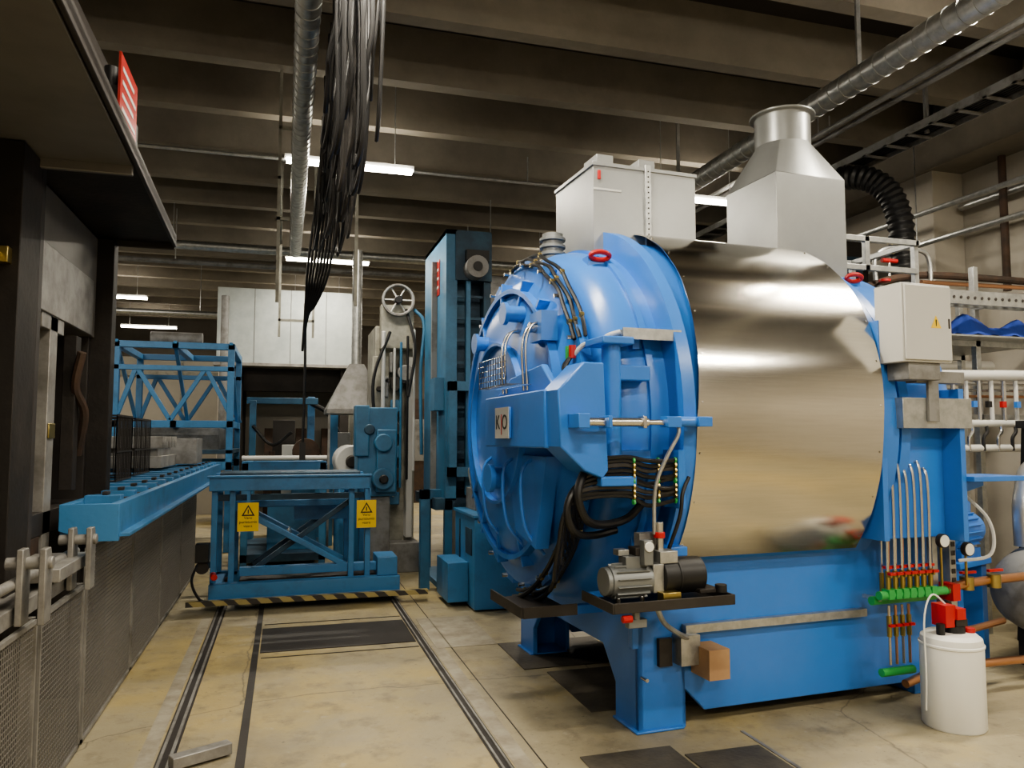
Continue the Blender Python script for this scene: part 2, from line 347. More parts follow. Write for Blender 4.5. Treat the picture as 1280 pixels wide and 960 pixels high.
for k in range(2):
    b.tube([(-.40,-.98,2.05),(-.44,-.98+.03*k,1.98),(-.42,-1.0,1.9)],.011,BLACK,n=6); b.cyl((-.4,-.98+.05*k,2.03),(-.4,-.98+.05*k,2.10),.02,GREEN if k else RED,n=8)
cols=[BLACK,BLACK,BDUST,BLACK]
for k in range(9):
    z=1.50-.026*k; x1=-.34-.015*k; j=lambda s=.012: random.uniform(-s,s)
    b.tube([(.11,-1.24,z),(.0,-1.27+j(),z-.015+j()),(-.12,-1.27+j(),z-.02+j()),(-.24,-1.25,z+.01+j()),(x1-.05,-1.2,z-.02),(x1-.09,-1.13,z-.12-.015*k),(x1-.07,-1.03,z-.26-.02*k),(x1-.01,-.93,z-.40),(x1,-.8,z-.52)],.0115,cols[k%4],n=6,k=6)
    for xx in (.04,-.06,-.20): b.cyl((xx,-1.27,z-.012),(xx+.010,-1.27,z-.012),.0145,BRASS if k%4 else GREEN,n=8)
for k in range(5):
    P=[]
    for t in range(-28,-88,-7):
        a=R(t); r=1.05+.035*(k%3)+.012*math.sin(t+k); P.append((-.31-.03*k,-r*math.cos(a),ZA+r*math.sin(a)))
    b.tube(P,.014,BLACK,n=6,k=3)
    for q in P[1::3]: b.cyl((q[0]-.008,q[1],q[2]),(q[0]+.008,q[1],q[2]),.020,BRASS,n=8)
b.tube([(-.34,-1.10,1.47),(-.44,-1.20,1.42),(-.49,-1.24,1.32),(-.44,-1.22,1.20),(-.32,-1.16,1.16),(-.16,-1.12,1.18),(-.05,-1.1,1.26)],.022,BLACK,n=10)
b.tube([(-.34,-1.08,1.40),(-.48,-1.18,1.34),(-.53,-1.2,1.24),(-.48,-1.18,1.13),(-.34,-1.1,1.10),(-.2,-1.08,1.12)],.02,BLACK,n=10)
b.tube([(-.1,-1.3,1.12),(-.1,-1.32,1.35),(-.06,-1.36,1.5),(.0,-1.38,1.62),(.0,-1.37,1.68)],.010,GALV,n=8)
b.tube([(-.0,-1.25,1.0),(.05,-1.3,1.2),(.07,-1.3,1.32),(.12,-1.28,1.4)],.01,BLACK,n=8)
b.box(.06,.10,-1.28,-1.13,1.24,1.54,BLUE)
b.done()
b=B('lifting_eyes',VF)
for x in (-.06,1.86):
    y,z=-.58,ZA+.955
    b.box(x-.07,x+.07,y-.03,y+.05,z-.06,z+.04,BLUE)
    P=[(x+.062*math.cos(R(t)),y-.05-.02*math.sin(R(t)),z+.04+.02*math.sin(R(t))) for t in range(0,361,20)]
    b.sweep(P,.015,RED,n=10,cap=False)
b.done()
b=B('base_frame',VF,bevel=.006)
def arc(r,a0,a1,n=14): return [(-r*math.cos(R(a0+(a1-a0)*i/n)),ZA+r*math.sin(R(a0+(a1-a0)*i/n))) for i in range(n+1)]
sad=[(-.93,0),(-.93,1.05)]+[p for p in arc(1.12,-34,-146,24)]+[(.93,1.05),(.93,0),(.66,0),(.66,.2),(.5,.38),(-.5,.38),(-.66,.2),(-.66,0)]
b.prism(sad,'x',0,.035,BLUE)
b.prism([(-.93,0),(-.93,1.05)]+arc(1.12,-34,-146,24)+[(.93,1.05),(.93,0)],'x',2.2,2.24,BLUE)
for s_ in (-1,1):
    y0,y1=sorted((s_*.93,s_*.90))
    b.prism([(.0,0),(.0,1.10),(2.24,1.10),(2.24,.08),(.42,.08),(.30,.2),(.30,0)],'y',y0,y1,BLUE)
    y0,y1=sorted((s_*.93,s_*.68))
    b.box(-.02,.28,y0-.02,y1+.02,0,.015,BLUE)
    b.box(.27,.30,y0,y1,0.015,.36,BLUE); b.box(1.95,2.24,y0,y1,0,.1,BLUE)
b.box(.04,.17,-1.18,-.9,.98,1.03,BLUE)
b.prism([(-1.2,1.38),(-.93,.75),(-.93,1.3)],'x',.1,.13,BLUE)
b.prism([(-.93,.45),(-.93,1.05),(-1.0,1.2),(-1.0,1.3),(-.88,1.3),(-.88,.45)],'x',-.03,.04,BLUE)
b.done()
b=B('side_conduit',VF); b.box(.28,1.55,-.975,-.932,.52,.565,GALV)
b.box(.22,.34,-1.02,-.93,.36,.52,GALV); b.tube([(.28,-1.0,.50),(.18,-1.05,.55),(.08,-1.08,.62),(.02,-1.1,.72)],.015,GALV)
b.box(.33,.46,-1.12,-.94,.30,.46,CARD); b.box(.12,.2,-.96,-.93,.35,.5,BLK2); b.cyl((.02,-1.0,.3),(.02,-.94,.3),.01,STL)
b.done()
b=B('hydraulic_unit',VF,bevel=.004)
b.box(-.40,.26,-1.44,-1.10,.775,.785,BLK2); b.box(-.40,.26,-1.45,-1.44,.775,.825,BLK2); b.box(-.41,-.4,-1.45,-1.10,.775,.825,BLK2); b.box(.26,.27,-1.45,-1.1,.775,.825,BLK2)
b.cyl((-.36,-1.3,.90),(-.14,-1.3,.90),.075,ALU,n=24)
for k in range(14):
    a=R(k*360/14); b.box(-.34,-.16,-.003,.003,.07,.088,ALU,M=Matrix.Translation((0,-1.3,.90))@Matrix.Rotation(a,4,'X'))
b.cyl((-.385,-1.3,.90),(-.36,-1.3,.90),.07,ALU,n=24); b.box(-.28,-.2,-1.34,-1.26,.96,1.02,ALU)
b.box(-.14,-.08,-1.36,-1.24,.84,.98,GALV)
b.cyl((-.08,-1.3,.91),(.15,-1.3,.91),.09,BLACK,n=28); b.cyl((.0,-1.3,.91),(.01,-1.3,.91),.094,BLACK,n=28)
b.box(-.1,.0,-1.36,-1.26,.98,1.04,GALV); b.box(-.22,-.12,-1.33,-1.25,1.02,1.06,BLK2); b.cyl((-.07,-1.3,1.04),(-.07,-1.3,1.18),.022,STL,n=12); b.cyl((-.07,-1.3,1.1),(-.07,-1.3,1.13),.03,RED,n=12)
b.box(-.3,-.24,-1.3,-1.24,1.02,1.05,GALV); b.box(-.12,-.02,-1.42,-1.36,.79,.85,BRASS)
b.box(-.2,-.15,-1.38,-1.33,.98,1.10,ALU); b.cyl((-.175,-1.39,1.07),(-.175,-1.38,1.07),.025,WHITE,n=14); b.box(-.16,-.02,-1.26,-1.2,.98,1.12,MGREY)
b.box(.1,.22,-1.40,-1.2,.83,.85,BLK2); b.cyl((.22,-1.4,.87),(.22,-1.4,.83),.03,BLACK,n=12)
for x in (-.33,-.2): b.cyl((x,-1.35,.78),(x,-1.35,.83),.012,STL,n=8)
b.cyl((-.25,-1.38,.70),(-.25,-1.38,.78),.02,ALU,n=10); b.box(-.3,-.2,-1.4,-1.36,.69,.73,ALU)
b.cyl((-.35,-1.43,.745),(-.30,-1.43,.745),.018,RED,n=10)
b.box(-.3,.15,-1.12,-.93,.74,.78,BLUE)
b.done()
b=B('drip_tray',VF); b.box(-.60,-.28,-.75,-.2,.62,.63,BLK2); b.box(-.61,-.60,-.75,-.2,.62,.68,BLK2); b.box(-.60,-.28,-.76,-.75,.62,.68,BLK2); b.box(-.28,-.0,-.5,-.45,.56,.61,BLUE); b.done()
b=B('side_brackets',VF,bevel=.004)
b.box(1.58,2.12,-1.27,-1.19,1.66,1.84,GALV); b.box(1.76,1.84,-1.29,-1.27,1.7,2.04,MGREY); b.box(1.68,2.06,-1.28,-1.2,1.93,2.0,MGREY)
b.box(1.48,1.52,-1.2,-.9,1.0,2.3,BLUE); b.box(2.04,2.08,-1.25,-.9,.98,1.9,BLUE); b.box(1.52,2.04,-1.12,-1.08,1.0,1.62,BLUE)
b.prism([(2.08,1.35),(2.4,1.35),(2.4,1.30),(2.08,1.22)],'y',-1.1,-1.05,BLUE); b.box(2.08,2.5,-1.3,-1.0,1.34,1.37,BLUE)
b.box(2.09,2.14,-1.1,-1.0,.55,1.3,GALV)
for i in range(12): b.box(2.1,2.13,-1.105,-1.1,.6+i*.055,.63+i*.055,BLK2)
b.done()
ca=empty('electrical_cabinet',(3.38,3.56,2.04),R(3))
b=B('body',ca,bevel=.006); b.box(0,.37,0,.2,0,.46,LGREY); b.box(.012,.36,-.014,0,.012,.448,LGREY); b.box(.335,.345,-.02,-.012,.2,.26,BLK2)
b.box(.06,.30,.02,.18,-.1,0,MGREY); b.done()
b=B('warning_label',ca); b.raw([(.20,-.0155,.2),(.28,-.0155,.2),(.24,-.0155,.275)],[(0,1,2)],YEL); b.raw([(.237,-.0165,.212),(.243,-.0165,.212),(.246,-.0165,.25),(.236,-.0165,.25)],[(0,1,2,3)],BLACK); b.done()
# ------------------------------------------------------------ exhausts on top
eb=B('exhaust_filter_box',None,(1.87,4.5,0),R(3),bevel=.006)
eb.box(0,.76,0,.62,2.75,3.38,GREY); eb.box(-.01,.77,-.01,.63,3.36,3.385,GREY)
eb.box(.37,.41,-.02,0,2.8,3.40,GALV)
for i in range(14): eb.cyl((.39,-.025,2.9+i*.035),(.39,-.02,2.9+i*.035),.006,BLK2,n=6)
eb.box(.05,.17,.05,.25,3.38,3.46,GREY); eb.box(.36,.48,.05,.2,3.38,3.46,GREY); eb.box(.03,.05,-.01,.0,3.27,3.33,RED); eb.box(0,.2,-.004,0,3.2,3.215,LGREY)
eb.cyl((-.14,.35,2.5),(-.14,.35,2.98),.07,ALU)
for i in range(8): eb.cyl((-.14,.35,2.58+i*.05),(-.14,.35,2.60+i*.05),.088,ALU)
eb.done()
eh=B('exhaust_hood',None,(3.24,4.5,0),R(3),bevel=.004)
w,d=.60,.58
eh.box(0,w,0,d,2.7,3.46,GREY)
n=32; cx,cy=w/2,d/2; vs=[];fs=[]
for k in range(n):
    a=2*math.pi*k/n+math.pi/4; ca_,sa=math.cos(a),math.sin(a); q=1/max(abs(ca_),abs(sa))
    vs.append((cx+ca_*q*w/2,cy+sa*q*d/2,3.46)); vs.append((cx+.2*ca_,cy+.2*sa,3.76))
for k in range(n): j=(k+1)%n; fs.append((2*k,2*j,2*j+1,2*k+1))
eh.raw(vs,fs,GREY)
eh.rev([(3.76,.2),(3.98,.2),(3.985,.235),(4.0,.235),(4.0,.19),(3.76,.19)],GREY,(cx,cy,0),axis='z',n=32)
eh.box(w,w+.03,.1,.14,2.8,3.3,LGREY)
eh.done(30)
# ------------------------------------------------------------ utilities at right
VM=empty('cooling_valve_manifold',(3.38,3.78,0),R(3))
b=B('pipes',VM)
for k in range(7):
    x=.04+.055*k; h=1.42+.02*(k%3); b.tube([(x-.03,.12,h+.03),(x-.01,.05,h),(x,.0,h-.08),(x,0,.75)],.009,STL,n=8)
    b.cyl((x,0,.70),(x,0,.82),.014,BRASS,n=8); b.box(x-.022,x+.022,-.045,-.02,.80,.815,RED); b.cyl((x,-.03,.79),(x,0,.79),.008,BRASS,n=6)
    x2=x+.015; b.cyl((x2,.06,.68),(x2,.06,.80),.014,BRASS,n=8); b.tube([(x2,.06,.8),(x2,.06,1.2),(x2-.02,.1,1.38)],.008,COP if k%2 else STL,n=6); b.box(x2-.022,x2+.022,.0,.03,.83,.845,RED)
b.cyl((-.03,0,.68),(.50,0,.68),.026,GREEN,n=16); b.cyl((-.03,.06,.64),(.46,.06,.64),.026,GREEN,n=16)
for k in range(7): b.box(.02+.055*k,.06+.055*k,-.03,.03,.66,.715,GREEN)
for k in range(4):
    x=.04+.05*k; b.cyl((x,0,.28),(x,0,.62),.008,COP if k%2 else STL,n=8); b.box(x-.018,x+.018,-.03,-.01,.50,.515,RED); b.cyl((x,0,.44),(x,0,.56),.014,BRASS,n=8)
b.cyl((-.03,0,.24),(.21,0,.24),.024,GREEN,n=16)
b.box(.50,.56,-.04,.06,.62,.72,RED)
for (x,z) in ((.46,.98),(.66,.92)): b.cyl((x,-.0,z),(x,-.03,z),.042,BLK2,n=20); b.cyl((x,-.03,z),(x,-.033,z),.036,WHITE,n=20); b.cyl((x,-.0,.7),(x,0,z),.008,BRASS,n=8)
b.box(.48,.52,.08,.12,.7,1.5,GALV)
b.tube([(.48,0,.68),(.75,.05,.70),(1.3,.1,.70)],.028,COP,n=12); b.tube([(.25,.1,.12),(.6,.15,.16),(1.0,.1,.18),(1.6,.1,.16)],.026,COP,n=12)
b.tube([(.55,.1,.6),(.6,.1,.45),(.75,.1,.4),(1.2,.2,.4)],.022,COP,n=10)
for x in (.72,.95): b.cyl((x,.05,.66),(x,.05,.74),.04,BRASS,n=12); b.box(x-.06,x+.06,.03,.05,.76,.775,RED)
b.tube([(.6,0,.85),(.75,-.1,.9),(.8,-.05,1.1),(.7,.1,1.3)],.011,LGREY,n=6)
for x in (-.0,.44): b.box(x,x+.02,.03,.16,.64,.66,GALV)
b.done()
c=B('dosing_canister',None,(3.62,3.54,0))
c.rev([(0,.001),(0,.155),(.01,.162),(.45,.162),(.49,.155),(.51,.13),(.515,.001)],WHITE,axis='z',n=40)
c.rev([(.44,.162),(.445,.167),(.455,.167),(.46,.162)],WHITE,axis='z',n=40)
c.cyl((.02,.0,.51),(.02,0,.55),.06,BLACK); c.box(-.08,-.01,-.05,.05,.55,.67,RED); c.box(-.01,.05,-.06,.03,.59,.65,RED); c.box(-.02,.07,-.05,.03,.55,.59,BLK2); c.cyl((-.1,-.03,.51),(-.1,-.03,.57),.022,BLACK); c.cyl((.1,-.03,.51),(.1,-.03,.535),.03,RED)
c.tube([(-.02,0,.66),(-.1,.02,.72),(-.18,.0,.6),(-.2,-.02,.3),(-.19,0,.1)],.005,WHITE,n=6)
c.done()
c=B('electric_pump_motor',None,(4.74,4.55,.93),R(20),bevel=.003)
c.cyl((-.22,0,0),(.10,0,0),.14,BLUE,n=28); c.cyl((-.28,0,0),(-.22,0,0),.13,BLUE,n=28)
for k in range(20): c.box(-.2,.08,-.004,.004,.135,.16,BLUE,M=Matrix.Rotation(R(18*k),4,'X'))
c.box(-.1,.06,-.08,.08,.13,.22,BLUE); c.box(-.2,.1,-.12,.12,-.2,-.12,BLUE); c.box(-.3,.2,-.15,.13,-.24,-.2,BLUE); c.box(-.28,-.2,-.12,.1,-.93,-.24,BLUE); c.box(.1,.18,-.12,.1,-.93,-.24,BLUE)
c.cyl((.10,0,0),(.2,0,0),.12,BLUE); c.done()
c=B('pressure_tank',None,bevel=0)
c.rev([(4.75,.001),(4.77,.12),(4.83,.22),(4.92,.27),(5.0,.28),(6.2,.28),(6.3,.2),(6.35,.001)],MGREY,(0,4.15,.55),n=36)
for x in (5.05,5.9): c.box(x,x+.08,3.95,4.35,0,.32,BLK2)
c.rev([(5.0,.28),(5.0,.3),(5.04,.3),(5.04,.28)],ALU,(0,4.15,.55),n=36)
c.done()
c=B('insulated_pipework')
c.tube([(4.25,4.82,1.32),(4.6,4.85,1.32),(4.95,4.88,1.27),(5.08,4.92,1.1),(5.12,4.95,.75),(5.12,4.95,.1)],.085,SIL,n=18,k=6)
c.tube([(5.1,4.3,.83),(5.12,4.3,1.2),(5.4,4.35,1.42),(6.8,4.5,1.42)],.075,SIL,n=16)
c.tube([(5.5,4.25,.83),(5.5,4.25,1.2),(5.5,4.25,1.8),(5.52,4.28,2.02),(5.7,4.35,2.13),(6.0,4.4,2.17),(7.0,4.5,2.25)],.055,SIL,n=14)
c.cyl((4.9,6.4,2.3),(7.1,6.3,2.35),.06,SIL,n=16); c.cyl((5.0,6.4,2.3),(5.0,6.4,0),.06,SIL,n=16)
c.done()
c=B('water_distribution_manifold')
c.cyl((4.95,4.9,2.10),(6.4,4.9,2.13),.045,LGREY,n=16)
for i in range(10): x=5.0+i*.13; c.cyl((x,4.9,1.72),(x,4.9,2.10),.018,STL if i%2 else LGREY,n=8)
for i in range(9): x=4.80+i*.15; c.tube([(x,4.88,1.5),(x,4.88,1.60),(x+.04,4.88,1.66),(x+.04,4.9,1.74)],.014,STL if i%2 else BLACK,n=8)
for i in range(9): x=4.85+i*.15; c.box(x-.02,x+.02,4.85,4.88,1.85,1.9,(BLUE,BLACK,RED)[i%3])
c.cyl((4.75,4.9,1.52),(6.3,4.9,1.52),.03,LGREY); c.cyl((4.9,4.9,1.72),(6.3,4.9,1.72),.03,LGREY)
for i in range(4): z=1.94+i*.05; c.cyl((4.75,4.98,z),(6.4,4.98,z+.01),.012,(COP,STL,LGREY)[i%3],n=8)
c.cyl((6.1,4.9,1.72),(6.1,4.9,0),.03,LGREY)
c.done()
c=B('pipe_support_rack',bevel=.002)
for x in (4.85,5.55,6.4):
    for y in (5.05,6.0): c.box(x,x+.05,y,y+.05,0,2.42 if x<5 else 3.05,GALV)
for z in (1.5,1.75,2.37):
    for y in (5.05,6.0): c.box(4.85,6.45,y,y+.05,z,z+.05,GALV)
c.box(4.85,6.45,4.85,6.05,2.42,2.435,GALV)
for i in range(18): c.box(4.75+i*.1,4.80+i*.1,4.78,4.88,2.69,2.72,GALV)
c.box(4.7,6.7,4.76,4.78,2.66,2.77,GALV); c.box(4.7,6.7,4.88,4.90,2.66,2.77,GALV)
for x in (5.55,6.4): c.box(x,x+.04,4.9,5.06,2.68,2.72,GALV)
for i in range(28): c.cyl((4.75+i*.07,4.755,2.715),(4.75+i*.07,4.76,2.715),.014,BLK2,n=6)
c.done()
c=B('service_platform_rail',bevel=.002)
c.box(4.15,4.19,4.7,4.74,2.86,3.12,GALV)
c.box(4.62,4.66,4.72,4.76,0,3.12,GALV)
c.box(3.9,4.65,4.7,4.74,3.08,3.12,GALV); c.box(4.62,4.66,4.7,5.4,3.08,3.12,GALV); c.box(4.62,4.66,5.4,5.44,0,3.12,GALV); c.box(3.9,4.64,5.4,5.44,3.08,3.12,GALV); c.box(3.9,4.64,4.7,4.74,2.86,2.90,GALV)
c.done()
c=B('work_overalls')
vs=[];fs=[];nx,ny=28,10
for i in range(nx+1):
    for j in range(ny+1):
        u,v=i/nx,j/ny; h=.22*math.sin(math.pi*v)**.6*(.65+.35*math.sin(u*7+1))*(min(1,min(u,1-u)*5)); vs.append((5.12+u*.95,4.86+v*.17+.01*math.sin(u*17),2.437+max(0,h+.012*math.sin(u*31+v*9))))
for i in range(nx):
    for j in range(ny): k=i*(ny+1)+j; fs.append((k,k+ny+1,k+ny+2,k+1))
c.raw(vs,fs,BCLOTH); c.done(80)
c=B('wall_pipework')
c.tube([(4.95,5.6,2.95),(5.3,5.6,3.05),(5.8,5.6,3.1),(7.2,5.6,3.1)],.035,RUST,n=10)
c.tube([(5.2,5.6,2.44),(5.2,5.6,2.8),(5.3,5.6,2.95)],.03,BRASS,n=10); c.cyl((5.2,5.6,3.05),(5.2,5.6,3.2),.012,STL); c.cyl((5.12,5.6,3.2),(5.28,5.6,3.2),.02,RED)
c.cyl((5.35,5.5,2.9),(7.2,5.5,2.95),.03,GALV,n=10); c.cyl((5.45,5.5,3.0),(7.2,5.5,3.02),.02,COP,n=10); c.box(5.0,5.1,5.5,5.6,2.44,2.95,ALU); c.cyl((5.05,5.5,2.98),(5.05,5.5,3.0),.05,RED)
c.tube([(5.0,5.55,3.0),(5.0,5.55,3.2),(5.15,5.55,3.3),(5.5,5.55,3.3),(5.6,5.55,3.2),(5.6,5.55,2.9)],.02,GALV,n=8); c.cyl((5.4,5.5,2.44),(5.4,5.5,3.25),.02,RUST,n=8)
c.cyl((7.55,3,4.3),(7.55,7.0,4.3),.04,GALV); c.cyl((7.55,3,4.0),(7.55,7.0,4.0),.03,GALV); c.cyl((7.5,6.4,3.2),(7.5,6.4,4.7),.04,RUST)
c.done()
c=B('flexible_duct')
P=catmull([(5.62,7.6,4.38),(5.75,7.2,4.46),(5.92,6.8,4.44),(6.08,6.58,4.26),(6.18,6.5,3.95),(6.22,6.5,3.5),(6.24,6.5,3.0)],26)
c.sweep(P,lambda t:.125+.011*math.sin(t*(len(P)-1)*1.25),BLACK,n=16); c.cyl((6.24,6.5,3.0),(6.24,6.5,0),.11,MGREY)
c.cyl((5.62,7.6,4.38),(5.5,7.9,4.1),.125,BLACK); c.cyl((5.5,7.9,4.1),(5.5,7.9,0),.12,BLK2); c.done()
c=B('step_ladder',bevel=.002)
for x in (5.62,5.95):
    c.bar((x,4.66,1.70),(x-.02,4.60,0),.04,.05,YEL); c.bar((x,4.70,1.70),(x,4.82,0),.03,.04,BLACK)
for i in range(4): z=.25+i*.25; y=4.61+z*.03; c.box(5.62,5.95,y-.05,y+.03,z,z+.03,BLK2)
c.box(5.57,6.0,4.62,4.74,1.68,1.74,BLACK); c.done()
c=B('storage_cabinet',bevel=.01)
c.box(6.2,7.1,8.0,10.6,0,4.1,BLK2); c.box(6.18,6.2,8.1,9.2,.1,3.9,MGREY); c.box(6.18,6.2,9.3,10.5,.1,3.9,BLK)
c.box(6.25,7.0,7.98,8.0,.2,2.0,BLK); c.box(6.25,7.0,7.98,8.0,2.1,3.9,DBLUE)
c.done()
c=B('control_panel_rack',bevel=.01); c.box(4.5,5.3,8.4,9.1,0,3.9,BLK2); c.box(4.55,5.0,8.38,8.4,2.2,3.7,BLK); c.box(5.0,6.0,7.15,7.45,0,3.6,BLK2); c.box(5.1,5.5,7.13,7.15,2.4,3.0,MGREY); c.box(5.6,5.95,7.13,7.15,2.2,3.1,DBLUE); c.done()
# ------------------------------------------------------------ lift tower
c=B('hydraulic_lift_tower',None,bevel=.008)
x0,x1,y0,y1=1.62,2.12,8.0,9.3
c.box(x0,x0+.12,y0,y1,.95,3.85,OBLUE); c.box(x0+.42,x1,y0+.02,y1,.95,3.85,DBLUE); c.box(x0+.12,x1-.08,y0+.2,y1,.95,3.8,DBLUE); c.box(x0,x1,y0,y1,3.8,3.85,DBLUE)
c.box(x0+.1,x1,y0-.02,y0+.2,3.3,3.83,DBLUE); c.cyl((x0+.3,y0-.2,3.42),(x0+.3,y0,3.42),.12,MGREY); c.cyl((x0+.3,y0-.22,3.42),(x0+.3,y0-.2,3.42),.05,BLACK); c.box(x0+.2,x0+.45,y0-.1,y0,3.5,3.62,BLACK)
for i in range(9): c.box(x0+.12,x0+.42,y0+.05,y0+.08,1.2+i*.24,1.23+i*.24,DBLUE)
c.box(x0+.22,x0+.27,y0+.0,y0+.06,1.0,3.3,OBLUE)
c.box(x0+.02,x1+.1,y0-.12,y0+.0,1.2,1.3,OBLUE); c.box(x0+.02,x1+.1,y0-.12,y0,2.1,2.2,OBLUE)
c.box(x0+.3,x0+.38,y0-.12,y0,1.2,2.2,OBLUE); c.box(x0+.02,x0+.1,y0-.12,y0,1.2,2.2,OBLUE)
c.box(x0-.1,x0,y0+.1,y0+.4,1.9,2.25,OBLUE); c.box(x0-.06,x0,y0+.5,y0+.55,1.0,3.6,MGREY)
for (x,y) in ((x0,y0),(x1-.08,y0),(x0,y1-.08),(x1-.08,y1-.08)): c.box(x,x+.08,y,y+.08,0,.95,OBLUE)
c.box(x0-.1,x1+.1,y0,y1,.85,.97,DBLUE); c.box(1.4,1.5,8.2,8.3,0,1.05,OBLUE); c.box(1.4,1.9,8.2,8.3,.95,1.05,OBLUE); c.box(x0-.03,x1,y0,y1,0,.06,OBLUE)
c.box(x0-.006,x0,y0+.35,y0+.8,3.2,3.6,REDSIGN)
for i in range(3): c.box(x0-.008,x0-.006,y0+.4,y0+.75,3.28+i*.1,3.31+i*.1,LGREY)
c.done()
c=B('hydraulic_power_pack',None,bevel=.012)
c.box(1.70,2.16,7.0,7.85,.02,.86,TBLUE); c.box(1.50,1.70,7.25,7.8,.05,.42,TBLUE); c.box(1.68,2.18,6.98,7.86,.86,.89,TBLUE)
c.box(1.69,1.70,7.1,7.35,.5,.75,DBLUE); c.cyl((1.9,7.2,.89),(1.9,7.2,1.15),.09,MGREY); c.box(1.8,2.1,7.4,7.8,.89,1.1,MGREY)
c.tube([(1.8,7.5,1.1),(1.75,7.4,1.3),(1.8,7.1,1.2),(1.9,7.0,.9)],.02,LGREY); c.tube([(1.9,7.5,1.1),(2.0,7.3,1.35),(2.0,7.1,1.2)],.02,BLACK)
c.box(1.69,1.70,7.6,7.63,.1,.8,DBLUE); c.done()
c=B('duct_elbow'); c.tube([(2.3,10.6,3.6),(2.7,10.3,3.55),(3.6,10.3,3.4),(5,10.3,3.3)],.22,MGREY,n=20); c.tube([(1.9,10.4,2.6),(2.3,10.4,3.0),(2.4,10.5,3.5)],.14,BLK2,n=16)
c.cyl((2.3,10.6,0),(2.3,10.6,3.6),.16,MGREY); c.done()
# ------------------------------------------------------------ mid background machines
c=B('rotary_milling_machine',None,bevel=.01)
c.box(1.05,1.55,9.6,10.5,0,3.0,BEIGE); c.box(1.0,1.2,9.4,9.6,1.0,2.6,BEIGE); c.box(1.1,1.5,9.4,9.6,2.7,3.25,BEIGE)
c.rev([(9.35,.2),(9.35,.17),(9.42,.17),(9.42,.2),(9.35,.2)],MGREY,(1.3,0,3.3),axis='y',n=32); c.cyl((1.3,9.32,3.3),(1.3,9.45,3.3),.05,BLACK)
for k in range(6): a=R(60*k); c.bar((1.3,9.38,3.3),(1.3+.18*math.cos(a),9.38,3.3+.18*math.sin(a)),.02,.02,LGREY,up=(0,1,0))
for i in range(5): c.box(1.0+.05*i,1.04+.05*i,9.36,9.4,1.2+.3*i,1.45+.3*i,MGREY)
c.cyl((1.15,9.3,1.9),(1.15,9.4,1.9),.08,BLK2); c.cyl((1.4,9.35,2.4),(1.4,9.6,2.4),.1,MGREY); c.box(1.42,1.5,9.4,9.6,.4,2.6,LGREY)
c.cyl((1.12,9.33,1.2),(1.12,9.33,2.9),.025,LGREY); c.tube([(1.2,9.33,2.9),(1.0,9.3,2.3),(1.05,9.3,1.6)],.02,BLACK)
for i,x in enumerate((1.26,1.34,1.42,1.50)): c.cyl((x,9.36,.9+.1*i),(x,9.36,2.7+.08*i),.016,(LGREY,OBLUE,BLACK,LGREY)[i],n=8)
for i in range(6): c.box(1.22,1.34,9.38,9.42,.8+.28*i,.95+.28*i,BLK2 if i%2 else OBLUE)
for i in range(4): c.cyl((1.08+.1*i,9.36,2.2+.1*(i%2)),(1.08+.1*i,9.42,2.2+.1*(i%2)),.035,BLK2,n=12)
c.tube([(1.5,9.4,3.2),(1.62,9.35,3.0),(1.58,9.35,2.4),(1.6,9.35,1.4)],.022,OBLUE); c.tube([(1.4,9.4,3.2),(1.5,9.3,2.7),(1.42,9.3,2.1)],.018,BLACK)
c.box(1.0,1.58,9.3,10.5,0,.35,MGREY); c.done()
c=B('blue_gearbox_machine',None,bevel=.012)
c.box(.78,1.22,8.75,9.2,.95,1.95,OBLUE); c.box(.74,.9,8.7,8.9,1.4,1.97,OBLUE); c.cyl((1.05,8.6,1.15),(1.05,8.75,1.15),.12,OBLUE); c.cyl((1.05,8.6,1.55),(1.05,8.75,1.55),.10,OBLUE); c.box(.98,1.2,8.66,8.75,1.0,1.7,OBLUE)
c.box(.85,1.15,8.8,9.2,0,.95,MGREY); c.cyl((.9,8.68,1.7),(.9,8.75,1.7),.06,DBLUE); c.cyl((1.05,8.55,1.15),(1.05,8.6,1.15),.05,BLACK); c.done()
c=B('extraction_funnel'); vs=[]
for (w_,z) in ((.42,2.0),(.1,2.65)):
    for sx,sy in ((-1,-1),(1,-1),(1,1),(-1,1)): vs.append((.95+sx*w_,11.1+sy*w_,z))
c.raw(vs,[(0,1,5,4),(1,2,6,5),(2,3,7,6),(3,0,4,7)],MGREY); c.duct((.95,11.1,2.65),(.95,11.1,4.3),.07,GALV); c.box(.53,1.37,10.68,11.52,1.94,2.0,MGREY)
for x in (.55,1.33): c.box(x,x+.03,10.7,10.73,0,1.95,MGREY)
c.done()
c=B('drum_machine',None,bevel=.02)
c.box(.62,.95,9.5,10.3,0,1.1,TBLUE); c.cyl((.78,9.5,1.32),(.78,10.2,1.32),.2,LGREY); c.cyl((.78,9.45,1.32),(.78,9.5,1.32),.08,BLK2); c.done()
c=B('distant_workshop_machinery',None,bevel=.008)
c.box(.1,.7,11.9,12.4,0,1.2,OBLUE); c.cyl((.3,11.8,1.4),(.3,12.1,1.4),.2,RUST); c.box(.62,.76,11.9,12,1.2,2.0,TBLUE)
for (x,y,h,w_,m) in ((-.55,12.8,2.2,.10,OBLUE),(-.2,13.2,1.9,.35,BLK2),(.35,13.4,2.3,.12,TBLUE),(.75,13.2,1.7,.3,MGREY),(1.2,12.2,2.3,.3,OBLUE),(1.6,11.6,2.9,.25,BLK2),(1.05,13.6,2.6,.08,BEIGE),(-.05,12.6,1.5,.2,LGREY)): c.box(x,x+w_,y,y+w_,0,h,m)
